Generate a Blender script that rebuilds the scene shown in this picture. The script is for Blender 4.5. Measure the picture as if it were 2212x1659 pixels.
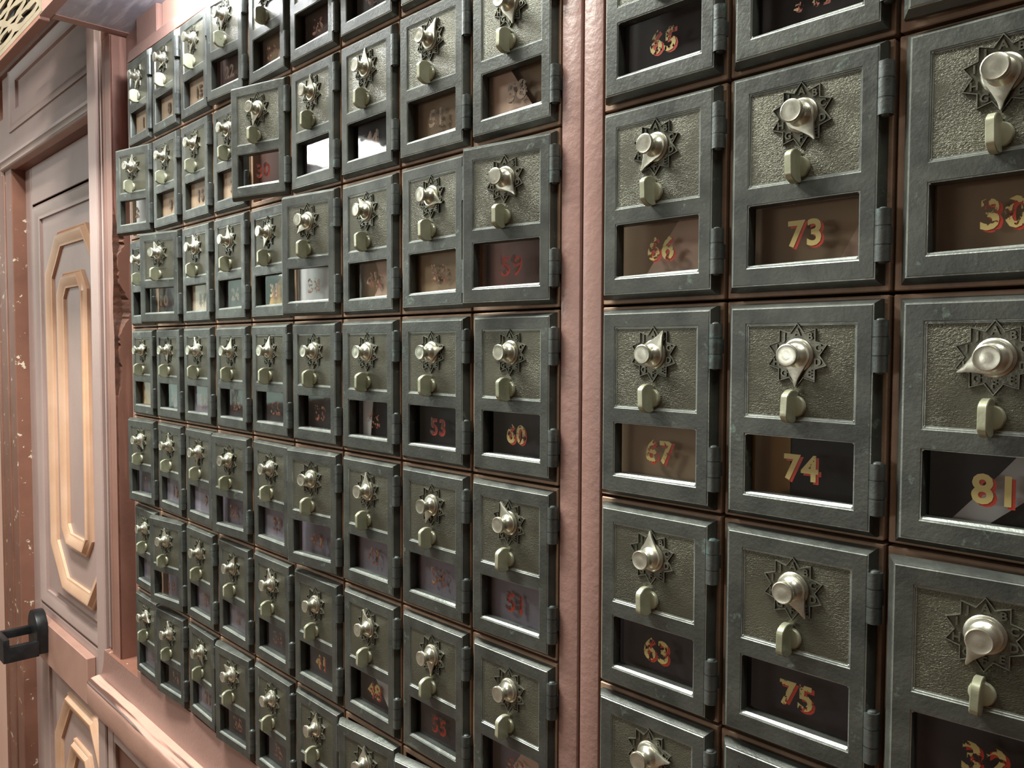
import bpy, bmesh, math, random
from mathutils import Vector, Matrix, noise

for o in list(bpy.data.objects):
    bpy.data.objects.remove(o, do_unlink=True)
sc = bpy.context.scene
COL = sc.collection
S = 0.1            # one letter box cell is 10 cm wide
ZF = 15.3          # floor lies 15.3 cells under the datum line
G = 9.406          # left edge of the right bank, in cells
H = 1.3513         # cell height


def P(x, y, z):
    return Vector((x * S, y * S, (z + ZF) * S))


# ------------------------------------------------------------------ camera
cam_d = bpy.data.cameras.new('camera')
cam = bpy.data.objects.new('camera', cam_d)
COL.objects.link(cam)
fwd = Vector((-0.71934219, 0.69330995, -0.0432218))
rgt = Vector((0.69385345, 0.72010888, 0.00325271))
upv = Vector((-0.03337954, 0.02764978, 0.99906021))
M = Matrix((rgt, upv, -fwd)).transposed().to_4x4()
M.translation = P(13.11107157, -4.45932325, -0.30714945)
cam.matrix_world = M
cam_d.sensor_width = 36.0
cam_d.sensor_fit = 'HORIZONTAL'
cam_d.lens = 1740.337 / 2212 * 36.0
cam_d.clip_start = 0.01
cam_d.clip_end = 60
sc.camera = cam

# ------------------------------------------------------------------ view and world
sc.view_settings.view_transform = 'Standard'
sc.view_settings.look = 'None'
sc.view_settings.gamma = 1.0
sc.view_settings.use_curve_mapping = False
sc.view_settings.exposure = 0.08
w = bpy.data.worlds.new('world')
sc.world = w
w.use_nodes = True
bg = w.node_tree.nodes['Background']
bg.inputs['Color'].default_value = (0.74, 0.95, 0.80, 1)
bg.inputs['Strength'].default_value = 1.6


def area(name, loc, size, size_y, power, color, target=None):
    l = bpy.data.lights.new(name, 'AREA')
    l.shape = 'RECTANGLE'
    l.size = size * S
    l.size_y = size_y * S
    l.energy = power
    l.color = color
    o = bpy.data.objects.new(name, l)
    COL.objects.link(o)
    o.location = P(*loc)
    d = (P(*target) - P(*loc)) if target else Vector((0, 0, -1))
    o.rotation_euler = d.to_track_quat('-Z', 'Y').to_euler()
    return o


# lamp under the canopy, close above the left bank, and the room's ceiling lights
def point(name, loc, power, color, radius):
    l = bpy.data.lights.new(name, 'POINT')
    l.energy = power
    l.color = color
    l.shadow_soft_size = radius * S
    o = bpy.data.objects.new(name, l)
    COL.objects.link(o)
    o.location = P(*loc)
    return o


for k in range(3):
    point('canopy_lamp_light', (2.3 + 0.8 * k, -0.42, 4.47), 1.7, (0.93, 0.97, 1.0), 0.13)
area('ceiling_light_a', (-3.0, -10.0, 12.3), 4, 3, 20.0, (0.98, 1.0, 0.93))
area('ceiling_light_b', (0.0, -4.4, 12.7), 12, 1.4, 74.0, (0.97, 1.0, 0.93))
area('right_bank_fill', (15.0, -3.4, 12.7), 5, 1.4, 11.0, (0.97, 1.0, 0.93))  # fill light added to brighten the right bank
area('ceiling_light_c', (-34.0, -24.0, 12.6), 8, 5, 26.0, (1.0, 0.98, 0.95))
area('window_daylight', (-59.0, -32.0, 9.3), 14, 5, 40.0, (0.92, 1.0, 0.97), (0, -20, 0))
area('front_fill', (-10.0, -49.0, 0.0), 24, 7, 26.0, (0.96, 1.0, 0.98), (0, 0, 0))  # added frontal fill light, no window stands here


# ------------------------------------------------------------------ materials
def lin(c):
    c /= 255.0
    return c / 12.92 if c <= 0.04045 else ((c + 0.055) / 1.055) ** 2.4


def rgb(r, g, b):
    return (lin(r), lin(g), lin(b), 1)


class Mat:
    def __init__(s, name):
        s.m = bpy.data.materials.new(name)
        s.m.use_nodes = True
        s.nt = s.m.node_tree
        s.b = s.nt.nodes['Principled BSDF']
        s.geo = s.nt.nodes.new('ShaderNodeNewGeometry')

    def n(s, t, **k):
        x = s.nt.nodes.new(t)
        for a, v in k.items():
            setattr(x, a, v)
        return x

    def l(s, a, b):
        s.nt.links.new(a, b)

    def pos(s, sx=1, sy=1, sz=1, obj=False):
        mp = s.n('ShaderNodeMapping')
        mp.inputs['Scale'].default_value = (sx, sy, sz)
        if obj:
            tc = s.n('ShaderNodeTexCoord')
            s.l(tc.outputs['Object'], mp.inputs['Vector'])
        else:
            s.l(s.geo.outputs['Position'], mp.inputs['Vector'])
        return mp.outputs['Vector']

    def noise(s, scale, detail=3, rough=0.55, vec=None):
        x = s.n('ShaderNodeTexNoise')
        x.inputs['Scale'].default_value = scale
        x.inputs['Detail'].default_value = detail
        x.inputs['Roughness'].default_value = rough
        s.l(vec if vec is not None else s.pos(), x.inputs['Vector'])
        return x.outputs['Fac']

    def ramp(s, fac, stops):
        r = s.n('ShaderNodeValToRGB')
        cr = r.color_ramp
        while len(cr.elements) > 2:
            cr.elements.remove(cr.elements[-1])
        for i, (p, c) in enumerate(stops):
            e = cr.elements[i] if i < 2 else cr.elements.new(p)
            e.position = p
            e.color = c
        s.l(fac, r.inputs['Fac'])
        return r.outputs['Color']

    def mix(s, fac, a, b, mode='MIX'):
        x = s.n('ShaderNodeMix', data_type='RGBA', blend_type=mode)
        if isinstance(fac, float):
            x.inputs[0].default_value = fac
        else:
            s.l(fac, x.inputs[0])
        for v, i in ((a, 6), (b, 7)):
            if isinstance(v, tuple):
                x.inputs[i].default_value = v
            else:
                s.l(v, x.inputs[i])
        return x.outputs[2]

    def bump(s, h, strength, dist):
        x = s.n('ShaderNodeBump')
        x.inputs['Strength'].default_value = strength
        x.inputs['Distance'].default_value = dist
        s.l(h, x.inputs['Height'])
        s.l(x.outputs['Normal'], s.b.inputs['Normal'])

    def set(s, color=None, rough=0.5, metal=0.0):
        if color is not None:
            if isinstance(color, tuple):
                s.b.inputs['Base Color'].default_value = color
            else:
                s.l(color, s.b.inputs['Base Color'])
        if isinstance(rough, float):
            s.b.inputs['Roughness'].default_value = rough
        else:
            s.l(rough, s.b.inputs['Roughness'])
        s.b.inputs['Metallic'].default_value = metal
        return s.m


def wh(v):
    return (v, v, v, 1)


def metal_mat(name, c1, c2, c3, metal, r0, r1, patina=0.62, bs=0.25):
    m = Mat(name)
    base = m.ramp(m.noise(38, 4), [(0.32, c1), (0.68, c2)])
    pat = m.ramp(m.noise(70, 5, 0.7), [(patina, wh(0)), (patina + 0.12, wh(0.75))])
    colr = m.mix(pat, base, c3)
    ro = m.ramp(m.noise(120, 4), [(0.3, wh(r0)), (0.7, wh(r1))])
    m.bump(m.noise(420, 3), bs, 0.0008)
    return m.set(colr, ro, metal)


MET = metal_mat('aged_bronze', rgb(64, 66, 62), rgb(88, 90, 84), rgb(128, 146, 134), 0.45, 0.34, 0.50)
EDGE = metal_mat('polished_lit_bronze_edge', rgb(118, 123, 118), rgb(152, 156, 149), rgb(128, 146, 134), 0.5, 0.28, 0.42, 0.7)  # polished wear on edges; on the sills, overhead light painted in
STARM = metal_mat('dial_bronze', rgb(84, 84, 72), rgb(110, 108, 95), rgb(116, 126, 114), 0.6, 0.26, 0.40, 0.66)
RIDGE = metal_mat('dial_ridge_bronze', rgb(100, 100, 90), rgb(130, 129, 117), rgb(120, 132, 120), 0.5, 0.3, 0.44, 0.7)  # ridge flats lighter than the dial, a highlight painted in
HINGE = metal_mat('aged_steel', rgb(76, 80, 78), rgb(102, 106, 103), rgb(114, 138, 136), 0.6, 0.36, 0.52, 0.58)


def plate_mat():
    m = Mat('crackled_bronze')
    base = m.ramp(m.noise(30, 4), [(0.3, rgb(74, 72, 60)), (0.7, rgb(94, 92, 77))])
    wr = m.n('ShaderNodeTexNoise')
    wr.inputs['Scale'].default_value = 1.0
    wr.inputs['Detail'].default_value = 2.0
    wr.inputs['Distortion'].default_value = 1.2
    m.l(m.pos(650, 650, 1250), wr.inputs['Vector'])
    big = m.ramp(m.noise(22, 2), [(0.35, wh(0.25)), (0.62, wh(1))])
    h = m.mix(1.0, wr.outputs['Fac'], big, 'MULTIPLY')
    m.bump(h, 0.65, 0.0010)
    return m.set(base, 0.40, 0.48)


PLATE = plate_mat()
KNOB = metal_mat('worn_nickel', rgb(172, 170, 154), rgb(208, 206, 190), rgb(180, 156, 138), 0.82, 0.24, 0.38, 0.70, 0.07)
BRASS = metal_mat('tarnished_brass', rgb(146, 148, 122), rgb(190, 190, 164), rgb(150, 168, 150), 0.4, 0.26, 0.44, 0.60, 0.1)
CASE = metal_mat('brown_casing', rgb(148, 120, 98), rgb(176, 144, 118), rgb(132, 122, 102), 0.1, 0.45, 0.6, 0.60)
BLACK = metal_mat('black_iron', rgb(28, 29, 31), rgb(42, 44, 47), rgb(50, 52, 56), 0.3, 0.28, 0.4)


def paint(name, c1, c2, rough=0.42, scale=7, chips=None, chip_at=0.72, bumpd=0.0006, chipscale=60):
    m = Mat(name)
    colr = m.ramp(m.noise(scale, 5), [(0.3, c1), (0.7, c2)])
    if chips:
        f = m.ramp(m.noise(chipscale, 6, 0.65), [(chip_at, wh(0)), (chip_at + 0.02, wh(1))])
        colr = m.mix(f, colr, chips)
    m.bump(m.noise(160, 4), 0.35, bumpd)
    return m.set(colr, rough)


PINK = paint('salmon_paint', rgb(144, 110, 101), rgb(156, 121, 111), 0.34, 9, rgb(206, 166, 148), 0.735, 0.0013, 90)
PINKL = paint('pale_pink_paint', rgb(212, 168, 150), rgb(222, 182, 164), 0.5, 4)
MAUVE = paint('mauve_paint', rgb(162, 138, 132), rgb(176, 151, 143), 0.45, 6, rgb(168, 130, 116), 0.74)
BAR = paint('rose_bar_paint', rgb(170, 130, 116), rgb(186, 144, 128), 0.42, 10, rgb(140, 100, 84), 0.72)
BROWN = paint('red_brown_paint', rgb(116, 78, 64), rgb(134, 92, 76), 0.42, 10, rgb(214, 196, 170), 0.665, chipscale=45)
POSTM = paint('rose_brown_paint', rgb(130, 92, 80), rgb(148, 106, 92), 0.42, 10, rgb(126, 78, 62), 0.70, chipscale=35)
TAN = paint('tan_moulding', rgb(204, 160, 128), rgb(218, 178, 150), 0.35, 12)  # lighter tan for the octagon mouldings
RAIL = paint('worn_rail_paint', rgb(184, 142, 128), rgb(196, 154, 138), 0.4, 12)
WOODD = paint('bare_dark_wood', rgb(78, 52, 42), rgb(120, 78, 60), 0.75, 60, bumpd=0.002)
GREYB = paint('weathered_grey_blue_paint', rgb(150, 154, 168), rgb(178, 182, 196), 0.26, 14)
FRET = paint('tan_fretwork_paint', rgb(112, 99, 80), rgb(130, 116, 95), 0.55, 10)
DARKM = paint('dark_recess', rgb(24, 20, 20), rgb(36, 30, 28), 0.8, 10)
WALLM = paint('room_plaster', rgb(176, 168, 158), rgb(190, 182, 172), 0.8, 3)
FLOORM = paint('dark_boards', rgb(96, 70, 52), rgb(122, 90, 68), 0.5, 5)
CEILM = paint('ceiling_boards', rgb(150, 140, 128), rgb(160, 150, 138), 0.8, 3)


def streaks(mat, c, axis_scale, lo, hi):
    """long worn streaks mixed over an existing paint"""
    nt = mat.node_tree
    b = nt.nodes['Principled BSDF']
    old = b.inputs['Base Color'].links[0].from_socket
    geo = nt.nodes.new('ShaderNodeNewGeometry')
    mp = nt.nodes.new('ShaderNodeMapping')
    mp.inputs['Scale'].default_value = axis_scale
    nt.links.new(geo.outputs['Position'], mp.inputs['Vector'])
    no = nt.nodes.new('ShaderNodeTexNoise')
    no.inputs['Scale'].default_value = 1
    no.inputs['Detail'].default_value = 5
    nt.links.new(mp.outputs['Vector'], no.inputs['Vector'])
    r = nt.nodes.new('ShaderNodeValToRGB')
    r.color_ramp.elements[0].position = lo
    r.color_ramp.elements[0].color = wh(0)
    r.color_ramp.elements[1].position = hi
    r.color_ramp.elements[1].color = wh(1)
    nt.links.new(no.outputs['Fac'], r.inputs['Fac'])
    mx = nt.nodes.new('ShaderNodeMix')
    mx.data_type = 'RGBA'
    nt.links.new(r.outputs['Color'], mx.inputs[0])
    nt.links.new(old, mx.inputs[6])
    mx.inputs[7].default_value = c
    nt.links.new(mx.outputs[2], b.inputs['Base Color'])


CHIP = paint('chipped_brown_paint', rgb(120, 82, 68), rgb(138, 96, 80), 0.42, 10, rgb(214, 200, 178), 0.635, chipscale=38)
streaks(RAIL, rgb(84, 58, 50), (3.0, 90, 40), 0.52, 0.60)
streaks(GREYB, rgb(196, 200, 212), (12, 90, 20), 0.50, 0.66)
streaks(POSTM, rgb(160, 116, 102), (60, 60, 4), 0.58, 0.66)


def plain(name, c, rough=0.6):
    m = Mat(name)
    v = m.noise(25, 3)
    c2 = tuple(min(1, x * 1.25) for x in c[:3]) + (1,)
    return m.set(m.ramp(v, [(0.3, c), (0.7, c2)]), rough)


BACKS = {  # tan, cream, lilac, slate and white carry painted reflections of the room
    'brown': plain('brown_card', rgb(164, 136, 108)),
    'tan': plain('tan_reflection_card', rgb(200, 170, 146)),
    'cream': plain('cream_reflection_card', rgb(206, 184, 164)),
    'dark': plain('dark_card', rgb(58, 50, 54)),
    'maroon': plain('maroon_card', rgb(92, 58, 50)),
    'navy': plain('navy_card', rgb(22, 22, 34)),
    'black': plain('black_card', rgb(18, 16, 22)),
    'lilac': plain('grey_lilac_reflection_card', rgb(136, 128, 142)),
    'slate': plain('blue_grey_reflection_card', rgb(120, 122, 138)),
    'white': plain('white_reflection_and_paper', rgb(226, 224, 226)),
    'gold': plain('gold_card', rgb(190, 140, 70)),
}
PAPER = plain('envelope_paper', rgb(208, 202, 204))
PAPERB = plain('brown_envelope_paper', rgb(206, 170, 152))
PAPERG = plain('golden_paper', rgb(206, 158, 78))


def glass():
    m = bpy.data.materials.new('window_glass')
    m.use_nodes = True
    nt = m.node_tree
    nt.nodes.clear()
    out = nt.nodes.new('ShaderNodeOutputMaterial')
    mix = nt.nodes.new('ShaderNodeMixShader')
    tr = nt.nodes.new('ShaderNodeBsdfTransparent')
    gl = nt.nodes.new('ShaderNodeBsdfGlossy')
    fr = nt.nodes.new('ShaderNodeFresnel')
    no = nt.nodes.new('ShaderNodeTexNoise')
    geo = nt.nodes.new('ShaderNodeNewGeometry')
    bp = nt.nodes.new('ShaderNodeBump')
    tr.inputs['Color'].default_value = (0.93, 0.94, 0.93, 1)
    gl.inputs['Roughness'].default_value = 0.04
    fr.inputs['IOR'].default_value = 1.5
    no.inputs['Scale'].default_value = 40
    bp.inputs['Strength'].default_value = 0.04
    bp.inputs['Distance'].default_value = 0.002
    nt.links.new(geo.outputs['Position'], no.inputs['Vector'])
    nt.links.new(no.outputs['Fac'], bp.inputs['Height'])
    nt.links.new(bp.outputs['Normal'], gl.inputs['Normal'])
    fr.inputs['IOR'].default_value = 1.6
    inv = nt.nodes.new('ShaderNodeMath')
    inv.operation = 'SUBTRACT'
    inv.inputs[0].default_value = 1.0
    nt.links.new(geo.outputs['Backfacing'], inv.inputs[1])
    mul = nt.nodes.new('ShaderNodeMath')
    mul.operation = 'MULTIPLY'
    nt.links.new(fr.outputs['Fac'], mul.inputs[0])
    nt.links.new(inv.outputs[0], mul.inputs[1])
    nt.links.new(mul.outputs[0], mix.inputs['Fac'])
    nt.links.new(tr.outputs[0], mix.inputs[1])
    nt.links.new(gl.outputs[0], mix.inputs[2])
    nt.links.new(mix.outputs[0], out.inputs['Surface'])
    return m


GLASS = glass()


def worn(name, c, keep, rough=0.45, alpha=1.0):
    """painted figure of which a share has flaked off"""
    m = Mat(name)
    m.set(c, rough)
    f = m.noise(260, 4, 0.6)
    r = m.n('ShaderNodeMath', operation='GREATER_THAN')
    r.inputs[1].default_value = keep
    m.l(f, r.inputs[0])
    a = m.n('ShaderNodeMath', operation='MULTIPLY')
    a.inputs[1].default_value = alpha
    m.l(r.outputs[0], a.inputs[0])
    m.l(a.outputs[0], m.b.inputs['Alpha'])
    return m.m


GOLD = rgb(214, 188, 122)
RED = rgb(196, 52, 28)
NUM = {
    'fresh': (worn('gold_leaf_fresh', GOLD, 0.30), worn('red_shadow_fresh', RED, 0.22)),
    'mid': (worn('gold_leaf_chipped', GOLD, 0.46), worn('red_shadow_chipped', RED, 0.40)),
    'worn': (worn('gold_leaf_worn', rgb(176, 140, 100), 0.56), worn('red_shadow_worn', rgb(156, 70, 54), 0.50)),
    'red': (worn('gold_leaf_lost', rgb(92, 52, 48), 0.50), worn('red_shadow_left', rgb(190, 54, 34), 0.36)),
    'ghost': (worn('gold_leaf_ghost', rgb(134, 104, 84), 0.42), worn('red_shadow_ghost', rgb(96, 70, 58), 0.46)),
}


# ------------------------------------------------------------------ mesh helpers
def tagit(o, label=None, cat=None, group=None, kind=None):
    if label:
        o['label'] = label
    if cat:
        o['category'] = cat
    if group:
        o['group'] = group
    if kind:
        o['kind'] = kind
    return o


def bev(bm, off, seg=1, ang=25):
    es = [e for e in bm.edges if len(e.link_faces) == 2 and e.calc_face_angle(0) > math.radians(ang)]
    bmesh.ops.bevel(bm, geom=es, offset=off * S, segments=seg, affect='EDGES', clamp_overlap=True, profile=0.6)


def finish(bm, name, mat, smooth=True):
    bmesh.ops.recalc_face_normals(bm, faces=bm.faces)
    me = bpy.data.meshes.new(name)
    bm.to_mesh(me)
    bm.free()
    for x in (mat if isinstance(mat, (list, tuple)) else [mat]):
        me.materials.append(x)
    if smooth:
        for p in me.polygons:
            p.use_smooth = True
        me.set_sharp_from_angle(angle=math.radians(35))
    return me


def add(name, me, parent=None, loc=(0, 0, 0), rot=(0, 0, 0)):
    o = bpy.data.objects.new(name, me)
    COL.objects.link(o)
    o.parent = parent
    o.location = Vector(loc)
    o.rotation_euler = rot
    return o


def empty(name, loc, label, cat, group=None):
    o = bpy.data.objects.new(name, None)
    COL.objects.link(o)
    o.location = loc
    o.empty_display_size = 0.02
    return tagit(o, label, cat, group)


def L(x, y, z):
    """cell-unit vector to metres, no floor offset"""
    return Vector((x * S, y * S, z * S))


def addbox(bm, x0, x1, y0, y1, z0, z1):
    vs = [bm.verts.new(L(x, y, z)) for x in (x0, x1) for y in (y0, y1) for z in (z0, z1)]
    for f in ((0, 1, 3, 2), (4, 6, 7, 5), (0, 4, 5, 1), (2, 3, 7, 6), (0, 2, 6, 4), (1, 5, 7, 3)):
        bm.faces.new([vs[i] for i in f])


def boxmesh(name, mat, boxes, bevel=0.0, seg=1, origin=(0, 0, 0)):
    bm = bmesh.new()
    ox, oy, oz = origin
    for b in boxes:
        addbox(bm, b[0] - ox, b[1] - ox, b[2] - oy, b[3] - oy, b[4] - oz, b[5] - oz)
    bmesh.ops.recalc_face_normals(bm, faces=bm.faces)
    if bevel:
        bev(bm, bevel, seg)
    return finish(bm, name, mat)


def solid(name, mat, boxes, bevel=0.0, parent=None, seg=1, **t):
    """boxes given in cell coordinates -> object with its origin at the first box's low corner"""
    b = boxes[0]
    org = (b[0], b[2], b[4])
    me = boxmesh(name, mat, boxes, bevel, seg, org)
    loc = P(*org)
    if parent is not None:
        loc = loc - parent_world(parent)
    o = add(name, me, parent, loc)
    return tagit(o, **t)


def parent_world(p):
    v = Vector((0, 0, 0))
    while p is not None:
        v = v + p.location
        p = p.parent
    return v


def prism(bm, pts, y0, y1):
    """polygon in x,z extruded along y"""
    a = [bm.verts.new(L(x, y0, z)) for x, z in pts]
    b = [bm.verts.new(L(x, y1, z)) for x, z in pts]
    n = len(pts)
    bm.faces.new(a)
    bm.faces.new(b[::-1])
    for i in range(n):
        bm.faces.new([a[i], b[i], b[(i + 1) % n], a[(i + 1) % n]])


def lathe_y(bm, prof, n=28, cx=0, cz=0):
    """prof: (y, r) pairs revolved about the y axis"""
    rings = []
    for y, r in prof:
        if r < 1e-5:
            rings.append([bm.verts.new(L(cx, y, cz))])
        else:
            rings.append([bm.verts.new(L(cx + r * math.cos(2 * math.pi * i / n), y, cz + r * math.sin(2 * math.pi * i / n))) for i in range(n)])
    for a, b in zip(rings, rings[1:]):
        for i in range(n):
            j = (i + 1) % n
            if len(a) == 1 and len(b) > 1:
                bm.faces.new([a[0], b[j], b[i]])
            elif len(b) == 1 and len(a) > 1:
                bm.faces.new([a[i], a[j], b[0]])
            elif len(a) > 1:
                bm.faces.new([a[i], a[j], b[j], b[i]])


# ------------------------------------------------------------------ letter box prototypes (cell units)
HX, HY = 0.975, -0.075          # hinge axis inside a cell


def rect(x0, x1, z0, z1, y):
    return [(x0, y, z0), (x1, y, z0), (x1, y, z1), (x0, y, z1)]


def door_mesh():
    bm = bmesh.new()
    F, B = -0.10, -0.018

    def ring(pts):
        return [bm.verts.new(L(x - HX, y - HY, z)) for x, y, z in pts]

    def bridge(a, b, sill=False):
        for i in range(4):
            j = (i + 1) % 4
            f = bm.faces.new([a[i], a[j], b[j], b[i]])
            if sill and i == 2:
                f.material_index = 1  # lower sill face takes the lighter colour as painted light

    xs = [0.10, 0.20, 0.857, 0.945]
    zs = [-0.06, -0.157, -0.703, -0.81, -1.174, -1.28]
    fr = {(i, k): bm.verts.new(L(x - HX, F - HY, z)) for i, x in enumerate(xs) for k, z in enumerate(zs)}
    for i in range(3):
        for k in range(5):
            if i == 1 and k in (1, 3):
                continue
            bm.faces.new([fr[i, k], fr[i + 1, k], fr[i + 1, k + 1], fr[i, k + 1]])
    outer = [(i, 0) for i in range(4)] + [(3, k) for k in range(1, 6)] + [(i, 5) for i in (2, 1, 0)] + [(0, k) for k in (4, 3, 2, 1)]

    def oring(x0, x1, z0, z1, y):
        X = {0: x0, 1: xs[1], 2: xs[2], 3: x1}
        Z = {0: z0, 1: zs[1], 2: zs[2], 3: zs[3], 4: zs[4], 5: z1}
        return [bm.verts.new(L(X[i] - HX, y - HY, Z[k])) for i, k in outer]

    r0 = [fr[q] for q in outer]
    r1 = oring(0.062, 0.972, -0.032, -1.315, -0.052)
    r2 = oring(0.062, 0.972, -0.032, -1.315, B)
    n = len(outer)
    for a, b in ((r0, r1), (r1, r2)):
        for i in range(n):
            j = (i + 1) % n
            bm.faces.new([a[i], a[j], b[j], b[i]])
    # recess for the dial plate
    a = [fr[1, 1], fr[2, 1], fr[2, 2], fr[1, 2]]
    b = ring([(0.205, -0.083, -0.162), (0.852, -0.083, -0.162), (0.852, -0.083, -0.692), (0.205, -0.083, -0.692)])
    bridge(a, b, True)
    bm.faces.new(b)
    # window opening
    a = [fr[1, 3], fr[2, 3], fr[2, 4], fr[1, 4]]
    b0 = ring([(0.204, -0.084, -0.814), (0.853, -0.084, -0.814), (0.853, -0.084, -1.160), (0.204, -0.084, -1.160)])
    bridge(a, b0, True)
    b = ring([(0.206, -0.02, -0.818), (0.852, -0.02, -0.818), (0.852, -0.02, -1.158), (0.206, -0.02, -1.158)])
    bridge(b0, b)
    # back face around the window
    g = {}
    bi = ring([(0.206, B, -0.818), (0.852, B, -0.818), (0.852, B, -1.158), (0.206, B, -1.158)])
    bridge(b, bi)
    idx = {q: r2[m] for m, q in enumerate(outer)}
    top = [idx[0, 0], idx[1, 0], idx[2, 0], idx[3, 0], idx[3, 1], idx[3, 2], idx[3, 3], bi[1], bi[0], idx[0, 3], idx[0, 2], idx[0, 1]]
    bm.faces.new(top)
    bm.faces.new([idx[0, 3], bi[0], bi[3], idx[0, 4]])
    bm.faces.new([bi[1], idx[3, 3], idx[3, 4], bi[2]])
    bm.faces.new([idx[0, 4], bi[3], bi[2], idx[3, 4], idx[3, 5], idx[2, 5], idx[1, 5], idx[0, 5]])
    bmesh.ops.recalc_face_normals(bm, faces=bm.faces)
    es = [e for e in bm.edges if len(e.link_faces) == 2 and e.calc_face_angle(0) > 0.5
          and max(v.co.y for v in e.verts) < (-0.080 - HY) * S]
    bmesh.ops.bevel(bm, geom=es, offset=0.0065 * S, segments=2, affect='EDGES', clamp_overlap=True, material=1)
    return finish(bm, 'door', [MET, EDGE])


def plate_mesh():
    bm = bmesh.new()
    addbox(bm, 0.207 - HX, 0.850 - HX, -0.088 - HY, -0.0835 - HY, -0.688, -0.164)
    return finish(bm, 'face_plate', PLATE)


SCX, SCZ = 0.520, -0.337


def star_pts(R, r):
    return [((R if i % 2 == 0 else r) * math.sin(math.pi * i / 10), (R if i % 2 == 0 else r) * math.cos(math.pi * i / 10)) for i in range(20)]


def text_bm(bm, s, size, cx, cz, y0, y1, matrix_rot=0.0, offset=0.0, mat_index=0, res=3, center=True):
    """append extruded text; faces look toward -y"""
    cu = bpy.data.curves.new('t', 'FONT')
    cu.body = s
    cu.size = size * S
    cu.extrude = abs(y1 - y0) * S / 2
    cu.offset = offset * S
    cu.resolution_u = res
    cu.space_character = 1.10
    cu.align_x = 'CENTER'
    cu.align_y = 'CENTER'
    ob = bpy.data.objects.new('t', cu)
    COL.objects.link(ob)
    dg = bpy.context.evaluated_depsgraph_get()
    me = bpy.data.meshes.new_from_object(ob.evaluated_get(dg))
    bpy.data.objects.remove(ob, do_unlink=True)
    bpy.data.curves.remove(cu)
    base = len(bm.verts)
    T = Matrix.Translation(L(cx, (y0 + y1) / 2, cz)) @ Matrix.Rotation(math.pi / 2, 4, 'X')
    nf = len(bm.faces)
    tmp = bmesh.new()
    tmp.from_mesh(me)
    tmp.transform(T)
    m2 = bpy.data.meshes.new('t2')
    tmp.to_mesh(m2)
    tmp.free()
    bm.from_mesh(m2)
    bpy.data.meshes.remove(m2)
    bpy.data.meshes.remove(me)
    bm.faces.ensure_lookup_table()
    for i in range(nf, len(bm.faces)):
        bm.faces[i].material_index = mat_index


def star_mesh():
    bm = bmesh.new()
    ox, oz = SCX - HX, SCZ
    R, r = 0.187, 0.137
    # raised ridge following the ten points
    rings = []
    for k, (s, y) in enumerate(((1.0, -0.087), (0.987, -0.101), (0.955, -0.101), (0.935, -0.0895))):
        rings.append([bm.verts.new(L(ox + x * s, y - HY, oz + z * s)) for x, z in star_pts(R, r)])
    for k, (a, b) in enumerate(zip(rings, rings[1:])):
        for i in range(20):
            j = (i + 1) % 20
            bm.faces.new([a[i], a[j], b[j], b[i]]).material_index = 1 if k == 1 else 0
    bm.faces.new(rings[-1])
    bmesh.ops.recalc_face_normals(bm, faces=bm.faces)
    for i, ch in enumerate('ABCDEFGHIJ'):
        a = 2 * math.pi * i / 10
        text_bm(bm, ch, 0.058, ox + 0.130 * math.sin(a), oz + 0.130 * math.cos(a), -0.100 - HY, -0.089 - HY, offset=0.0016, res=2)
    return finish(bm, 'dial_star', [STARM, RIDGE])


def knob_mesh():
    bm = bmesh.new()
    K = 0.90
    lathe_y(bm, [(q[0] * K, q[1]) for q in [(0.0, 0.096), (-0.010, 0.096), (-0.016, 0.090), (-0.020, 0.080), (-0.027, 0.076), (-0.040, 0.062), (-0.058, 0.048),
                 (-0.080, 0.041), (-0.100, 0.043), (-0.116, 0.052), (-0.124, 0.0615), (-0.131, 0.0645), (-0.136, 0.062),
                 (-0.139, 0.0645), (-0.147, 0.064), (-0.151, 0.058), (-0.149, 0.050), (-0.150, 0.025), (-0.152, 0.0)]], 32)
    return finish(bm, 'dial_knob', KNOB)


def pointer_mesh():
    bm = bmesh.new()
    pts = []
    a0 = math.radians(48)
    n = 22
    for i in range(n + 1):
        a = a0 + (2 * math.pi - 2 * a0) * i / n
        pts.append((0.084 * math.sin(a), 0.084 * math.cos(a)))
    pts += [(-0.034, 0.105), (-0.016, 0.140), (-0.007, 0.172), (0.0, 0.181), (0.007, 0.172), (0.016, 0.140), (0.034, 0.105)]
    prism(bm, pts, -0.012, -0.030)
    bmesh.ops.recalc_face_normals(bm, faces=bm.faces)
    bev(bm, 0.004, 2, 50)
    return finish(bm, 'pointer', KNOB)


def latch_mesh():
    bm = bmesh.new()
    # upright coin, its plane square to the door, cut flat at the outer end
    R, t = 0.096, 0.021
    cy = -0.140
    pts = []
    for i in range(36):
        a = 2 * math.pi * i / 36
        y = cy + R * math.cos(a)
        z = R * math.sin(a)
        y = max(y, -0.216)
        y = min(y, -0.072)
        pts.append((y, z))
    prof = [(-t, 0.95), (-t * 0.82, 1.0), (t * 0.82, 1.0), (t, 0.95)]
    rings = [[bm.verts.new(L(x, cy + (y - cy) * s, z * s)) for y, z in pts] for x, s in prof]
    for a, b in zip(rings, rings[1:]):
        for i in range(36):
            j = (i + 1) % 36
            bm.faces.new([a[i], a[j], b[j], b[i]])
    bm.faces.new(rings[0])
    bm.faces.new(rings[-1])
    lathe_y(bm, [(-0.083, 0.062), (-0.098, 0.062), (-0.107, 0.056), (-0.110, 0.040), (-0.111, 0.0)], 24, 0.010, 0.0)
    bmesh.ops.recalc_face_normals(bm, faces=bm.faces)
    return finish(bm, 'latch_knob', BRASS)


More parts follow.
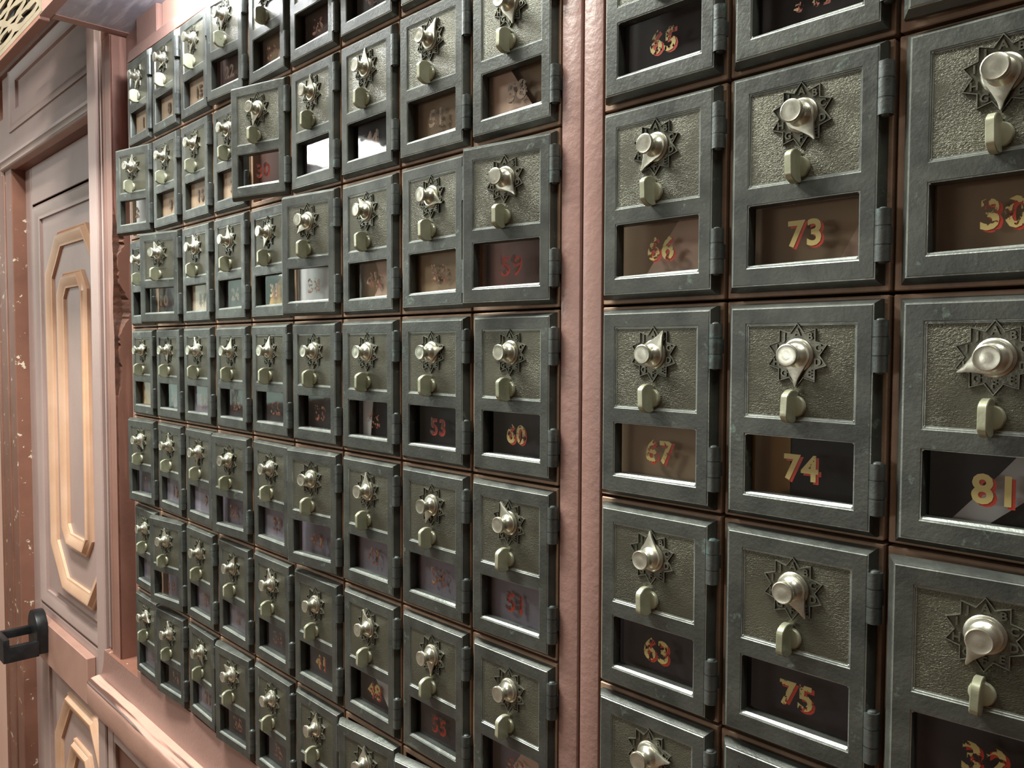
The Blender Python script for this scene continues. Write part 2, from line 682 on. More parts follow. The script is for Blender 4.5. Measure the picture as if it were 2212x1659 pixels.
def hinge_mesh():
    bm = bmesh.new()
    n = 16
    r = 0.041

    def cyl(z0, z1, rr):
        c = 0.005
        rings = [[bm.verts.new(L(q * math.cos(2 * math.pi * i / n), q * math.sin(2 * math.pi * i / n), z)) for i in range(n)]
                 for q, z in ((rr - c, z0), (rr, z0 + c), (rr, z1 - c), (rr - c, z1))]
        for a, b in zip(rings, rings[1:]):
            for i in range(n):
                j = (i + 1) % n
                bm.faces.new([a[i], a[j], b[j], b[i]])
        bm.faces.new(rings[0])
        bm.faces.new(rings[-1])

    cyl(0.0, -0.082, r)
    cyl(-0.085, -0.182, r)
    cyl(-0.185, -0.268, r)
    # pin heads
    for z, s in ((0.0, 1), (-0.268, -1)):
        rg = [[bm.verts.new(L(q * math.cos(2 * math.pi * i / n), q * math.sin(2 * math.pi * i / n), z + s * h)) for i in range(n)]
              for q, h in ((0.026, 0.0), (0.022, 0.010), (0.012, 0.016))]
        for a, b in zip(rg, rg[1:]):
            for i in range(n):
                j = (i + 1) % n
                bm.faces.new([a[i], a[j], b[j], b[i]])
        bm.faces.new(rg[-1])
    # leaf screwed to the casing
    addbox(bm, 0.0, 0.034, -0.022, 0.045, -0.178, -0.090)
    bmesh.ops.recalc_face_normals(bm, faces=bm.faces)
    return finish(bm, 'hinge', HINGE)


def casing_mesh():
    bm = bmesh.new()
    o = (0.012, 0.988, -0.010, -H + 0.010)
    i = (0.060, 0.940, -0.060, -H + 0.060)
    D = 0.62

    def r(q, y):
        return [bm.verts.new(L(x, y, z)) for x, z in ((q[0], q[2]), (q[1], q[2]), (q[1], q[3]), (q[0], q[3]))]

    a, b, c, d = r(o, D), r(o, 0.0), r(i, 0.0), r(i, D - 0.02)
    for p, q in ((a, b), (b, c), (c, d)):
        for k in range(4):
            m = (k + 1) % 4
            bm.faces.new([p[k], p[m], q[m], q[k]])
    bm.faces.new(a)
    bm.faces.new(d)
    bmesh.ops.recalc_face_normals(bm, faces=bm.faces)
    bev(bm, 0.006, 1, 60)
    return finish(bm, 'casing', CASE)


def pane_mesh():
    return boxmesh('window_pane', GLASS, [(0.2065 - HX, 0.8515 - HX, -0.034 - HY, -0.028 - HY, -1.1575, -0.8185)])


DOOR, PLT, STAR, KNB, PTR, LAT, HNG, CASM, PANE = (f() for f in (door_mesh, plate_mesh, star_mesh, knob_mesh, pointer_mesh,
                                                               latch_mesh, hinge_mesh, casing_mesh, pane_mesh))


def number_mesh(n, style):
    bm = bmesh.new()
    s = MARK.get(n, str(n))
    cx, cz = 0.520 - HX, -0.998
    text_bm(bm, s, 0.205, cx, cz, -0.0262 - HY, -0.0258 - HY, offset=0.0055, mat_index=0, res=3)
    text_bm(bm, s, 0.205, cx + 0.016, cz - 0.012, -0.0242 - HY, -0.0238 - HY, offset=0.006, mat_index=1, res=3)
    return finish(bm, 'number', NUM[style], smooth=False)


# ------------------------------------------------------------------ per box data
AJAR = {30: 15.25, 2: 12.5, 38: 8.5, 22: 3.75, 59: 8.75, 10: 14.0, 5: 4.5, 26: 4.0, 40: 5.75, 13: 8.75, 14: 3.5, 28: 3.25,
        49: 5.25, 56: 7.0, 82: 4.75, 51: 0.75, 58: 1.0, 61: 0.75, 79: 3.0}
PTRA = {66: 215, 73: 150, 80: 180, 67: 30, 74: 180, 81: 245, 68: 0, 75: 150, 82: 205, 69: 85, 65: 190, 72: 200,
        58: 165, 59: 140, 60: 262, 61: 335, 62: 255, 51: 35, 52: 115, 53: 78, 54: 200, 55: 175, 44: 5, 45: 322, 46: 270, 47: 0,
        48: 340, 49: 0, 37: 0, 38: 230, 39: 262, 40: 240, 41: 265, 42: 10, 30: 195, 31: 200, 32: 20, 33: 255, 34: 350, 35: 260,
        22: 190, 23: 300, 24: 0, 25: 25, 26: 60, 27: 30, 28: 300, 16: 60, 17: 345, 18: 350, 19: 185, 20: 20, 21: 150,
        9: 40, 10: 335, 11: 170, 12: 5, 13: 0, 14: 350, 1: 200, 2: 10, 3: 260, 4: 80, 5: 140, 6: 260, 7: 110, 8: 230, 15: 200,
        29: 230, 36: 200}
STYLE = {65: 'mid', 72: 'worn', 66: 'mid', 73: 'fresh', 80: 'mid', 67: 'mid', 74: 'fresh', 81: 'fresh', 68: 'mid', 75: 'mid',
         82: 'mid', 59: 'red', 60: 'mid', 61: 'red', 52: 'worn', 53: 'red', 54: 'worn', 55: 'red', 47: 'worn', 48: 'mid', 40: 'worn',
         41: 'mid', 30: 'red', 45: 'worn', 37: 'ghost', 44: 'ghost', 51: 'ghost', 58: 'ghost', 31: 'mid'}
BACK = {65: ('dark', .12), 72: ('dark', .12), 79: ('dark', .2), 66: ('brown', .07), 73: ('brown', .08), 80: ('brown', .12), 67: ('brown', .02),
        74: ('navy', .22), 81: ('navy', .22), 68: ('dark', .06), 75: ('dark', .14), 82: ('dark', .12), 69: ('dark', .1), 76: ('dark', .1),
        58: ('brown', .1), 59: ('maroon', .12), 60: ('dark', .16), 61: ('lilac', .03), 62: ('lilac', .12), 51: ('brown', .06),
        52: ('brown', .04), 53: ('black', .08), 54: ('lilac', .04), 55: ('dark', .04), 56: ('dark', .1), 43: ('dark', .06),
        44: ('navy', .12), 45: ('brown', .10), 46: ('black', .14), 47: ('lilac', .04), 48: ('dark', .12), 49: ('dark', .1),
        36: ('maroon', .12), 37: ('lilac', .05), 38: ('white', .04), 39: ('dark', .1), 40: ('lilac', .03), 41: ('dark', .03),
        42: ('dark', .03), 29: ('brown', .12), 30: ('maroon', .1), 31: ('black', .12), 32: ('dark', .04), 33: ('lilac', .02),
        34: ('dark', .03), 35: ('dark', .03), 22: ('maroon', .06), 23: ('tan', .01), 24: ('dark', .04), 25: ('dark', .05),
        26: ('lilac', .02), 27: ('lilac', .03), 28: ('dark', .08), 15: ('tan', .01), 16: ('tan', .01), 17: ('cream', .01),
        18: ('lilac', .02), 19: ('lilac', .0), 20: ('lilac', .03), 21: ('lilac', .02), 8: ('tan', .01), 9: ('tan', .01),
        10: ('dark', .1), 11: ('dark', .1), 12: ('lilac', .01), 13: ('lilac', .08), 14: ('dark', .08), 1: ('tan', .01),
        2: ('white', .05), 3: ('dark', .05), 4: ('gold', .06), 5: ('slate', .02), 6: ('lilac', .02), 7: ('lilac', .02)}
MARK = {68: '63', 82: '32', 80: '30', 61: '51', 40: '43'}     # flaked figures, as they read now
LOOK = {'brown': 'brown', 'tan': 'tan', 'cream': 'cream', 'dark': 'dark', 'maroon': 'dark red', 'navy': 'dark blue', 'black': 'black',
        'lilac': 'grey lilac', 'slate': 'blue grey', 'white': 'whitish', 'gold': 'golden'}
ORD = ['', 'first', 'second', 'third', 'fourth', 'fifth', 'sixth', 'seventh', 'eighth', 'ninth']
NUMCLEAR = {65, 66, 73, 80, 67, 74, 81, 68, 75, 82, 59, 53, 54, 52, 47, 48, 41, 30}

back_meshes = {k: boxmesh('back_panel', m, [(0.064, 0.936, 0.0, 0.01, -H + 0.064, -0.064)]) for k, m in BACKS.items()}

visible = []
for n in range(1, 85):
    col, row = divmod(n - 1, 7)
    row -= 3
    visible.append((n, col, row))

first_row = {}
for n, col, row in visible:
    if n not in BACK:
        continue
    first_row[col] = min(first_row.get(col, 9), row)

random.seed(4)
for n, col, row in visible:
    x0 = col if col < 9 else G + (col - 9)
    z0 = -H * row
    left = col < 9
    bank = 'left bank' if left else 'right bank'
    kth = row - first_row[col] + 1
    bname, bd = BACK.get(n, ('dark', .1))
    place = f"{bank}, {ORD[(col if left else col - 9) + 1]} column, {ORD[kth]} in view from top"
    state = 'ajar ' if AJAR.get(n, 0) > 3 else ''
    if n in NUMCLEAR:
        lab = f"{state}bronze letter box marked {MARK.get(n, n)}, {place}"
    else:
        lab = f"{state}bronze letter box, {LOOK[bname]} window, {place}"
    if n not in BACK:
        end = 'top' if row < 0 else ('bottom' if row == 3 else 'next to bottom')
        lab = f"bronze letter box, {end} of {bank}'s {ORD[(col if left else col - 9) + 1]} column, cut by the frame"
    root = empty('letter_box', P(x0, 0.0, z0), lab, 'letter box', 'combination letter boxes in the pink wooden frame')
    add('casing', CASM, root)
    add('back_panel', back_meshes[bname], root, L(0, bd * 0.7 + 0.02, 0))
    dy = 0.035 if left else (0.012 if col == 11 else 0.0)
    th = AJAR.get(n, random.uniform(-0.6, 0.5) if left else random.uniform(-0.3, 0.2))
    if left and th < 0.6:
        th -= {0: .8, 1: .8, 2: .9, 3: .8, 4: .6, 5: .2, 6: .3}.get(col, 0)
    door = add('door', DOOR, root, L(HX, HY + dy, random.uniform(-0.004, 0.004)), (0, 0, math.radians(th)))
    add('face_plate', PLT, door)
    add('dial_star', STAR, door)
    ang = math.radians(PTRA.get(n, random.uniform(0, 360)))
    c = L(SCX - HX, -0.088 - HY, SCZ)
    add('dial_knob', KNB, door, c, (0, ang * 0.7, 0))
    add('pointer', PTR, door, c, (0, ang, 0))
    add('latch_knob', LAT, door, L(0.505 - HX, -HY, -0.628), (0, random.uniform(-.05, .05), 0))
    add('window_pane', PANE, door)
    st = STYLE.get(n, 'ghost' if (col <= 3 and row < 0) else 'worn')
    add('number', number_mesh(n, st), door)
    for hz in (-0.152, -0.918):
        add('hinge', HNG, root, L(HX, HY + dy, hz))


# envelopes, papers and a painted reflection that can be seen behind some of the windows
def slip(n, pts, y0, y1, mat, label, cat='envelope'):
    col, row = divmod(n - 1, 7)
    row -= 3
    x0 = col if col < 9 else G + (col - 9)
    z0 = -H * row
    bm = bmesh.new()
    prism(bm, [(x, z) for x, z in pts], 0.0, 0.006)
    for v in bm.verts:      # lean it from front to back
        v.co.y += S * (y0 + (y1 - y0) * ((v.co.x / S) - 0.1) / 0.8)
    me = finish(bm, cat, mat, smooth=False)
    o = add(cat, me, None, P(x0, 0.0, z0))
    tagit(o, label, cat, 'mail left inside the letter boxes')


slip(81, [(0.22, -1.28), (0.36, -1.28), (0.80, -0.90), (0.93, -0.74), (0.66, -0.74), (0.52, -0.92)], .03, .10, PAPER,
     'white envelope leaning diagonally behind the glass of box 81')
slip(66, [(0.28, -1.26), (0.93, -1.26), (0.93, -0.75), (0.66, -0.75)], .025, .045, PAPERB,
     'dull pink envelope with a diagonal edge behind the window of box 66')
slip(73, [(0.62, -1.26), (0.93, -1.26), (0.93, -0.82), (0.86, -0.82)], .04, .08, PAPERB,
     'brown paper leaning at the right behind the window of box 73')
slip(48, [(0.42, -0.76), (0.93, -0.76), (0.93, -1.28), (0.86, -1.28)], .01, .05, PAPER,
     'grey white envelope with slanted left edge behind window of box 48')
slip(62, [(0.30, -1.27), (0.93, -1.27), (0.93, -0.78), (0.62, -0.80)], .03, .05, PAPERB,
     'envelope behind lowest window in view of the left bank\'s ninth column')
slip(31, [(0.30, -1.28), (0.42, -1.0), (0.78, -0.72), (0.93, -0.72), (0.93, -1.28)], .03, .07, PAPERG,
     'golden paper curving up behind the window of a fifth column box', 'paper')
slip(46, [(0.24, -1.27), (0.36, -1.27), (0.42, -0.76), (0.24, -0.76)], .08, .09, BACKS['white'],  # narrow white strip at the left of the window
     'narrow white strip at left behind a black seventh column window', 'paper')
slip(29, [(0.55, -1.25), (0.93, -1.25), (0.93, -0.76), (0.80, -0.76)], .02, .04, PAPERB,
     'brown paper with a slanting edge behind top window, fifth column', 'paper')
slip(58, [(0.22, -1.27), (0.78, -1.27), (0.40, -0.76), (0.22, -0.76)], .02, .04, PAPERB,
     'brown paper with slanting right edge behind top window, ninth column', 'paper')
slip(28, [(0.66, -0.80), (0.90, -0.80), (0.90, -1.10)], .02, .03, BACKS['white'],
     'small white paper corner behind ajar lowest window of fourth column', 'paper')
slip(14, [(0.80, -0.92), (0.90, -0.86), (0.90, -1.06), (0.76, -1.08)], .02, .03, BACKS['white'],
     'small white paper corner behind lowest window of second column', 'paper')
slip(11, [(0.34, -0.78), (0.93, -0.78), (0.93, -1.0), (0.70, -1.24), (0.52, -1.24)], .03, .05, BACKS['slate'],  # sheet added to stand for a bluish reflection in the glass
     'painted blue grey reflection behind the fourth window of the second column', 'paper')
slip(74, [(0.10, -1.27), (0.36, -1.27), (0.36, -0.76), (0.10, -0.76)], .16, .17, BACKS['gold'],
     'brown card strip standing at left behind the window of box 74', 'card')
slip(45, [(0.42, -1.27), (0.93, -1.27), (0.93, -0.76), (0.50, -0.76), (0.62, -1.0)], .03, .05, PAPERB,
     'pinkish brown paper behind the third window of the seventh column', 'paper')

# ------------------------------------------------------------------ pink wooden frame around the banks
fr = empty('cabinet_frame', P(-0.05, 0, -6.0), 'salmon painted wooden frame that holds both banks of letter boxes', 'frame')
RIM = 12.6
# top strip with a rounded left corner
bm = bmesh.new()
pts = [(-0.055, 4.06), (-0.055, 4.12)]
for i in range(7):
    a = math.pi - math.pi / 2 * i / 6
    pts.append((0.075 + 0.13 * math.cos(a), 4.10 + 0.12 * math.sin(a)))
pts += [(RIM, 4.22), (RIM, 4.06)]
prism(bm, [(x + 0.05, z + 6.0) for x, z in pts], 0.0, 0.16)
bmesh.ops.recalc_face_normals(bm, faces=bm.faces)
bev(bm, 0.012, 1, 50)
add('top_strip', finish(bm, 'top_strip', PINK), fr)
solid('left_strip', PINK, [(-0.055, 0.006, 0.0, 0.16, -5.41, 4.055)], 0.008, fr)
solid('mullion_board', PINK, [(9.018, 9.203, -0.012, 0.14, -5.40, 4.055)], 0.012, fr, 2)
solid('mullion_board', PINK, [(9.226, 9.402, -0.004, 0.14, -5.40, 4.055)], 0.010, fr, 2)
solid('mullion_backing', DARKM, [(8.995, 9.405, 0.142, 0.16, -5.40, 4.055)], 0, fr)
solid('metal_edge_strip', MET, [(8.992, 9.012, 0.03, 0.10, -5.40, 4.055)], 0.004, fr)
solid('back_board', DARKM, [(-0.05, RIM, 0.66, 0.70, -5.41, 4.2)], 0, fr)

# counter front: board under the boxes, rounded rail, apron and panelling
ct = empty('counter_front', P(-1.65, 0, -15.3), 'pink wooden counter front with a worn rounded rail below the left bank', 'counter')
bm = bmesh.new()
prism(bm, [(-1.66, -5.53), (-1.70, -5.75), (-1.80, -5.95), (-1.92, -6.08), (RIM, -6.08), (RIM, -5.415), (-0.05, -5.415), (-0.05, -5.53)], -0.002, 0.12)
bm2 = finish(bm, 'upper_board', PINK)
o = add('upper_board', bm2, ct, P(0, 0, 0) - ct.location)
bm = bmesh.new()
prof = [(0.0, -6.045), (-0.05, -6.05), (-0.12, -6.06), (-0.175, -6.075), (-0.205, -6.095), (-0.219, -6.125), (-0.224, -6.20),
        (-0.222, -6.45), (-0.20, -6.56), (-0.16, -6.585), (0.0, -6.585)]
xs = [-1.99, -1.975, -1.94, -1.88] + [-1.8 + i * 0.2 for i in range(72)]
sc0 = [0.55, 0.8, 0.95, 1.0]
rings = []
for k, x in enumerate(xs):
    s = sc0[k] if k < 4 else 1.0
    ring = []
    for y, z in prof:
        jit = 0.012 * (noise.noise(Vector((x * 1.7, z * 4, 3.1)))) if -0.24 < y < -0.1 else 0
        ring.append(bm.verts.new(L(x, y * s + jit, -6.31 + (z + 6.31) * (0.8 + 0.2 * s))))
    rings.append(ring)
for a, b in zip(rings, rings[1:]):
    for i in range(len(prof) - 1):
        bm.faces.new([a[i], a[i + 1], b[i + 1], b[i]]).material_index = 1 if i >= 5 else 0
bm.faces.new(rings[0])
bm.faces.new(rings[-1])
add('rounded_rail', finish(bm, 'rounded_rail', [RAIL, BAR]), ct, P(0, 0, 0) - ct.location)
solid('ledge', BROWN, [(-1.62, -0.06, 0.0, 1.2, -5.60, -5.53)], 0, ct)
solid('stile', MAUVE, [(-1.74, -1.36, -0.10, 0.05, -15.28, -6.58)], 0.02, ct)
solid('stile', MAUVE, [(3.2, 3.6, -0.10, 0.05, -15.28, -6.58)], 0.02, ct)
for q in (-1.30, 3.66):
    solid('panel_moulding', MAUVE, [(q, q + 0.30, -0.085, 0.05, -15.2, -6.60), (q + 4.0, q + 4.44, -0.085, 0.05, -15.2, -6.60),
                                    (q + 0.30, q + 4.0, -0.085, 0.05, -6.90, -6.60)], 0.03, ct)
    solid('recessed_panel', BROWN, [(q + 0.28, q + 4.1, 0.0, 0.06, -15.2, -6.6)], 0, ct)

# ------------------------------------------------------------------ post between door and boxes
ps = empty('trim_1', P(-2.2, 0.05, -15.3), None, None)
ps['kind'] = 'structure'
solid('face_board', MAUVE, [(-2.17, -1.73, 0.04, 0.30, -15.29, 7.0)], 0.02, ps)
solid('groove_board', BROWN, [(-1.74, -1.40, 0.14, 0.36, -15.29, 7.0)], 0, ps)
solid('bead', MAUVE, [(-1.66, -1.58, 0.08, 0.2, -5.5, 7.0)], 0.025, ps, 2)
solid('bead', MAUVE, [(-1.52, -1.45, 0.08, 0.2, -5.5, 7.0)], 0.025, ps, 2)
solid('upper_board', POSTM, [(-1.42, -1.04, 0.05, 0.4, 4.775, 7.0)], 0, ps)
# right part of the post with its gouged corner
bm = bmesh.new()
rows = []
nz = 260
for i in range(nz + 1):
    z = -5.53 + (4.77 + 5.53) * i / nz
    w_ = 0.012
    if -1.2 < z < 2.0:
        t = min(1, (2.0 - z) / 0.5, (z + 1.2) / 0.7)
        w_ += t * (0.04 + 0.22 * max(0, noise.noise(Vector((z * 1.5, 0, 0))) + 0.25) + 0.10 * abs(noise.noise(Vector((z * 9, 2, 0)))))
    elif -4.5 < z < 3.4:
        w_ += 0.02 * max(0, noise.noise(Vector((z * 4, 5, 0))))
    d_ = 0.25 * w_
    j = 0.01 * noise.noise(Vector((z * 14, 7, 0)))
    rows.append([bm.verts.new(L(x, y, z)) for x, y in
                 ((-1.42, 0.30), (-1.42, 0.06), (-1.40, 0.05), (-1.29, 0.05), (-1.28, 0.062), (-1.27, 0.05), (-1.0 - d_, 0.05),
                  (-1.02 - d_ * 0.6 + j, 0.08 + w_ * 0.5), (-0.98, 0.056 + w_), (-0.98, 1.2), (-1.42, 1.2))])
for a, b in zip(rows, rows[1:]):
    for i in range(len(a)):
        j = (i + 1) % len(a)
        f = bm.faces.new([a[i], a[j], b[j], b[i]])
        if i in (6, 7) and (a[8].co.y > 0.085 * S):
            f.material_index = 1
bm.faces.new(rows[0])
bm.faces.new(rows[-1])
add('corner_board', finish(bm, 'corner_board', [POSTM, WOODD]), ps, P(0, 0, 0) - ps.location)

# ------------------------------------------------------------------ wall above and behind the boxes
wb = empty('wall_back', P(-0.9, 0.2, 4.1), None, None)
wb['kind'] = 'structure'
solid('corner_board', PINK, [(-0.14, 0.70, 0.17, 0.5, 4.0, 6.6)], 0.02, wb)
x = 0.73
k = 0
while x < RIM:
    solid('plank', PINKL, [(x, x + 0.84, 0.24, 0.5, 4.0, 6.6)], 0.015, wb)
    x += 0.86
    k += 1
solid('wall_board', PINK, [(-0.97, -0.10, 0.30, 0.5, 3.0, 6.6)], 0, wb)
solid('lower_wall', MAUVE, [(-0.99, RIM, 1.2, 1.3, -15.3, 4.2)], 0, wb)
solid('upper_wall', PINKL, [(-60, 46, 1.6, 1.8, -15.3, 13)], 0, wb)
solid('side_wall', PINKL, [(RIM + 0.02, 46, 0.3, 0.5, -15.3, 13)], 0, wb)

# canopy over the boxes
cn = empty('canopy', P(-1.03, -0.95, 4.79), 'pink framed canopy with peeling grey blue soffit board above the boxes', 'canopy')
solid('side_member', PINK, [(-1.03, -0.80, -0.789, 0.47, 4.79, 5.5)], 0.01, cn)
solid('front_member', PINK, [(-1.03, 8.9, -0.95, -0.79, 4.79, 5.5)], 0.01, cn)
solid('soffit_board', GREYB, [(-0.80, 8.9, -0.79, 0.47, 4.80, 4.9)], 0, cn)
lamp_o = solid('strip_lamp', plain('lamp_white', rgb(230, 230, 230)), [(1.9, 4.3, -0.52, -0.32, 4.70, 4.80)], 0.02,
               label='white strip lamp fixed under the canopy above the boxes', cat='lamp')

tagit(solid('door_shade_board', PINK, [(-14.0, -1.05, -0.90, 0.78, 7.30, 7.6)], 0.01), 'unseen pink board added over the panelled door to shade it', 'canopy')  # unseen board, added to keep overhead light off the upper door
# fretwork beside the canopy
fw = empty('fretwork_panel', P(-6.4, -0.95, 4.82), 'tan carved fretwork panel with dark slots at the top left', 'fretwork')
bm = bmesh.new()
random.seed(9)
cw, ch = 1.5, 0.27
x_hi, z_lo = -1.02, 4.90
nx, nzz = 4, 9


def quadprism(bm, inner, outer_rect):
    pass


for ix in range(nx):
    for iz in range(nzz):
        xa = x_hi - (ix + 1) * cw
        za = z_lo + iz * ch
        off = (0.5 * cw if iz % 2 else 0.0)
        xa -= off
        cx, cz = xa + cw / 2, za + ch / 2
        oct_o = []
        m = 12
        for q in range(m):
            a = 2 * math.pi * q / m
            c_, s_ = math.cos(a), math.sin(a)
            k_ = 1 / max(abs(c_), abs(s_))
            oct_o.append((cx + cw / 2 * k_ * c_, cz + ch / 2 * k_ * s_))
        inn = []
        rx, rz = cw * random.uniform(.36, .47), ch * random.uniform(.24, .36)
        tw = random.uniform(-.03, .03)
        for q in range(m):
            a = 2 * math.pi * q / m
            rr = 1.0 if q % 6 == 0 else random.uniform(.5, 1.1)
            u, v_ = rx * rr * math.cos(a), rz * rr * math.sin(a)
            inn.append((cx + u, cz + u * tw + v_))
        fo, bo, fi, bi = [[bm.verts.new(L(x, y, z)) for x, z in pl] for pl, y in
                          ((oct_o, 0.0), (oct_o, 0.03), (inn, 0.0), (inn, 0.03))]
        for q in range(m):
            r_ = (q + 1) % m
            bm.faces.new([fo[q], fo[r_], fi[r_], fi[q]])
            bm.faces.new([bo[r_], bo[q], bi[q], bi[r_]])
            bm.faces.new([fi[q], fi[r_], bi[r_], bi[q]])
for v in bm.verts:
    v.co -= L(-6.4, 0, 4.82)
bmesh.ops.remove_doubles(bm, verts=bm.verts, dist=1e-5)
add('carved_board', finish(bm, 'carved_board', FRET, smooth=False), fw, (0, 0, 0))
solid('bottom_border', FRET, [(-7.0, -1.02, -0.95, -0.86, 4.82, 4.905)], 0, fw)
solid('end_border', FRET, [(-1.03, -0.88, -0.953, -0.86, 4.82, 7.1)], 0, fw)
solid('bottom_rail', BROWN, [(-7.0, -1.03, -0.95, -0.80, 4.74, 4.822)], 0.01, fw)
solid('dark_backing', DARKM, [(-7.0, -1.06, -0.855, -0.84, 4.91, 7.2)], 0, fw)

# ------------------------------------------------------------------ panelled door and its casing
YD = 1.23
dr = empty('door_1', P(-7.55, YD, -15.2), None, None)
dr['kind'] = 'structure'
BASE = P(-7.55, YD, -15.2)


def dsolid(name, mat, boxes, bevel=0.0, seg=1, **t):
    return solid(name, mat, boxes, bevel, dr, seg, **t)


dsolid('stile', MAUVE, [(-11.86, -10.86, YD, YD + 0.3, -15.2, 4.38)], 0.02)
dsolid('stile', MAUVE, [(-4.24, -3.24, YD, YD + 0.3, -15.2, 4.38)], 0.02)
dsolid('top_rail', MAUVE, [(-10.86, -4.24, YD, YD + 0.3, 3.40, 4.38)], 0.015)
dsolid('lock_rail', MAUVE, [(-10.86, -4.24, YD, YD + 0.3, -8.05, -7.08)], 0.015)
dsolid('panel', MAUVE, [(-10.9, -4.2, YD + 0.12, YD + 0.2, -7.1, 3.42)])
dsolid('panel', MAUVE, [(-10.9, -4.2, YD + 0.12, YD + 0.2, -15.1, -8.03)])


def frame_moulding(name, outer, prof, mat, y):
    """mitred moulding following a closed outline; prof = (inset, lift) pairs"""
    bm = bmesh.new()
    n = len(outer)
    cx = sum(p[0] for p in outer) / n
    cz = sum(p[1] for p in outer) / n
    # inward normals by edge
    rings = []
    for ins, lift in prof:
        ring = []
        for i in range(n):
            p0, p1, p2 = Vector(outer[i - 1]), Vector(outer[i]), Vector(outer[(i + 1) % n])
            d1, d2 = (p1 - p0).normalized(), (p2 - p1).normalized()
            n1, n2 = Vector((-d1.y, d1.x)), Vector((-d2.y, d2.x))
            if n1.dot(Vector((cx, cz)) - p1) < 0:
                n1, n2 = -n1, -n2
            b = (n1 + n2).normalized()
            q = p1 + b * (ins / max(0.3, b.dot(n1)))
            ring.append(bm.verts.new(L(q.x, y - lift, q.y)))
        rings.append(ring)
    for a, b in zip(rings, rings[1:]):
        for i in range(n):
            j = (i + 1) % n
            bm.faces.new([a[i], a[j], b[j], b[i]])
    me = finish(bm, name, mat)
    return add(name, me, dr, P(0, 0, 0) - BASE)


PANEL_PROF = [(0.0, 0.0), (0.0, -0.08), (0.07, -0.08), (0.07, 0.01), (0.12, 0.03), (0.20, 0.01), (0.30, -0.05), (0.40, -0.06), (0.40, -0.12)]
frame_moulding('panel_moulding', [(-10.86, 3.40), (-4.24, 3.40), (-4.24, -7.08), (-10.86, -7.08)], PANEL_PROF, MAUVE, YD)
frame_moulding('panel_moulding', [(-10.86, -8.05), (-4.24, -8.05), (-4.24, -15.0), (-10.86, -15.0)], PANEL_PROF, MAUVE, YD)
OCT_PROF = [(0.0, 0.0), (0.0, 0.06), (0.03, 0.08), (0.05, 0.06), (0.09, 0.10), (0.12, 0.15), (0.18, 0.15), (0.30, 0.07), (0.36, 0.065), (0.36, 0.0)]
CX = -7.33
YP = YD + 0.12


def octo(hw, ht, zt, zs, zb, zsb):
    return [(CX - ht, zt), (CX + ht, zt), (CX + hw, zs), (CX + hw, zsb), (CX + ht, zb), (CX - ht, zb), (CX - hw, zsb), (CX - hw, zs)]


frame_moulding('octagon_moulding', octo(2.0, 1.02, 2.46, 1.55, -6.22, -5.22), OCT_PROF, TAN, YD)
frame_moulding('octagon_moulding', octo(1.06, 0.66, 1.45, 1.0, -5.08, -4.66), OCT_PROF, TAN, YD)
frame_moulding('octagon_moulding', octo(2.0, 1.02, -8.72, -9.95, -14.6, -13.6), OCT_PROF, TAN, YD)
frame_moulding('octagon_moulding', octo(1.06, 0.60, -9.72, -10.5, -13.4, -12.9), OCT_PROF, TAN, YD)
dsolid('centre_field', MAUVE, [(-9.6, -5.1, YD, YD + 0.13, -6.45, 2.70), (-9.6, -5.1, YD, YD + 0.13, -14.7, -8.6)])
# push bar across the door
dsolid('cross_bar', BAR, [(-10.42, -6.32, 1.03, YD, -8.34, -7.28)], 0.02)

dc = empty('trim_2', P(-13.2, 0.9, -15.3), None, None)
dc['kind'] = 'structure'


def csolid(name, mat, boxes, bevel=0.0, seg=1):
    return solid(name, mat, boxes, bevel, dc, seg)


csolid('casing_board', CHIP, [(-13.1, -11.47, 0.90, 1.60, -15.3, 4.62)], 0.02)
csolid('casing_bead', BROWN, [(-13.24, -13.02, 0.86, 1.0, -15.3, 4.62)], 0.05, 2)
csolid('casing_bead', BROWN, [(-12.25, -12.13, 0.865, 0.92, -15.3, 4.55)], 0.03, 2)
csolid('stop_bead', DARKM, [(-11.48, -11.38, 1.40, 1.60, -15.3, 4.4)], 0)
csolid('header_board', MAUVE, [(-13.2, -1.8, 0.90, 1.60, 4.66, 5.84)], 0.015)
bm = bmesh.new()
cp = [(0.98, 4.38), (0.84, 4.40), (0.815, 4.42), (0.80, 4.45), (0.82, 4.50), (0.80, 4.57), (0.77, 4.60), (0.76, 4.66), (0.80, 4.68), (0.92, 4.72), (0.98, 4.72)]
ra = [bm.verts.new(L(-12.2, y, z)) for y, z in cp]
rb = [bm.verts.new(L(-1.8, y, z)) for y, z in cp]
for i in range(len(cp)):
    j = (i + 1) % len(cp)
    bm.faces.new([ra[i], ra[j], rb[j], rb[i]])
bm.faces.new(ra)
bm.faces.new(rb[::-1])
add('cornice', finish(bm, 'cornice', MAUVE), dc, P(0, 0, 0) - dc.location)
csolid('soffit', BROWN, [(-11.5, -1.8, 0.98, 1.6, 4.38, 4.66)], 0)
# transom panel above the header
TY = 1.0


def tmould(outer, prof, y):
    o = frame_moulding('transom_moulding', outer, prof, MAUVE, y)
    o.parent = dc
    o.location = P(0, 0, 0) - dc.location
    return o


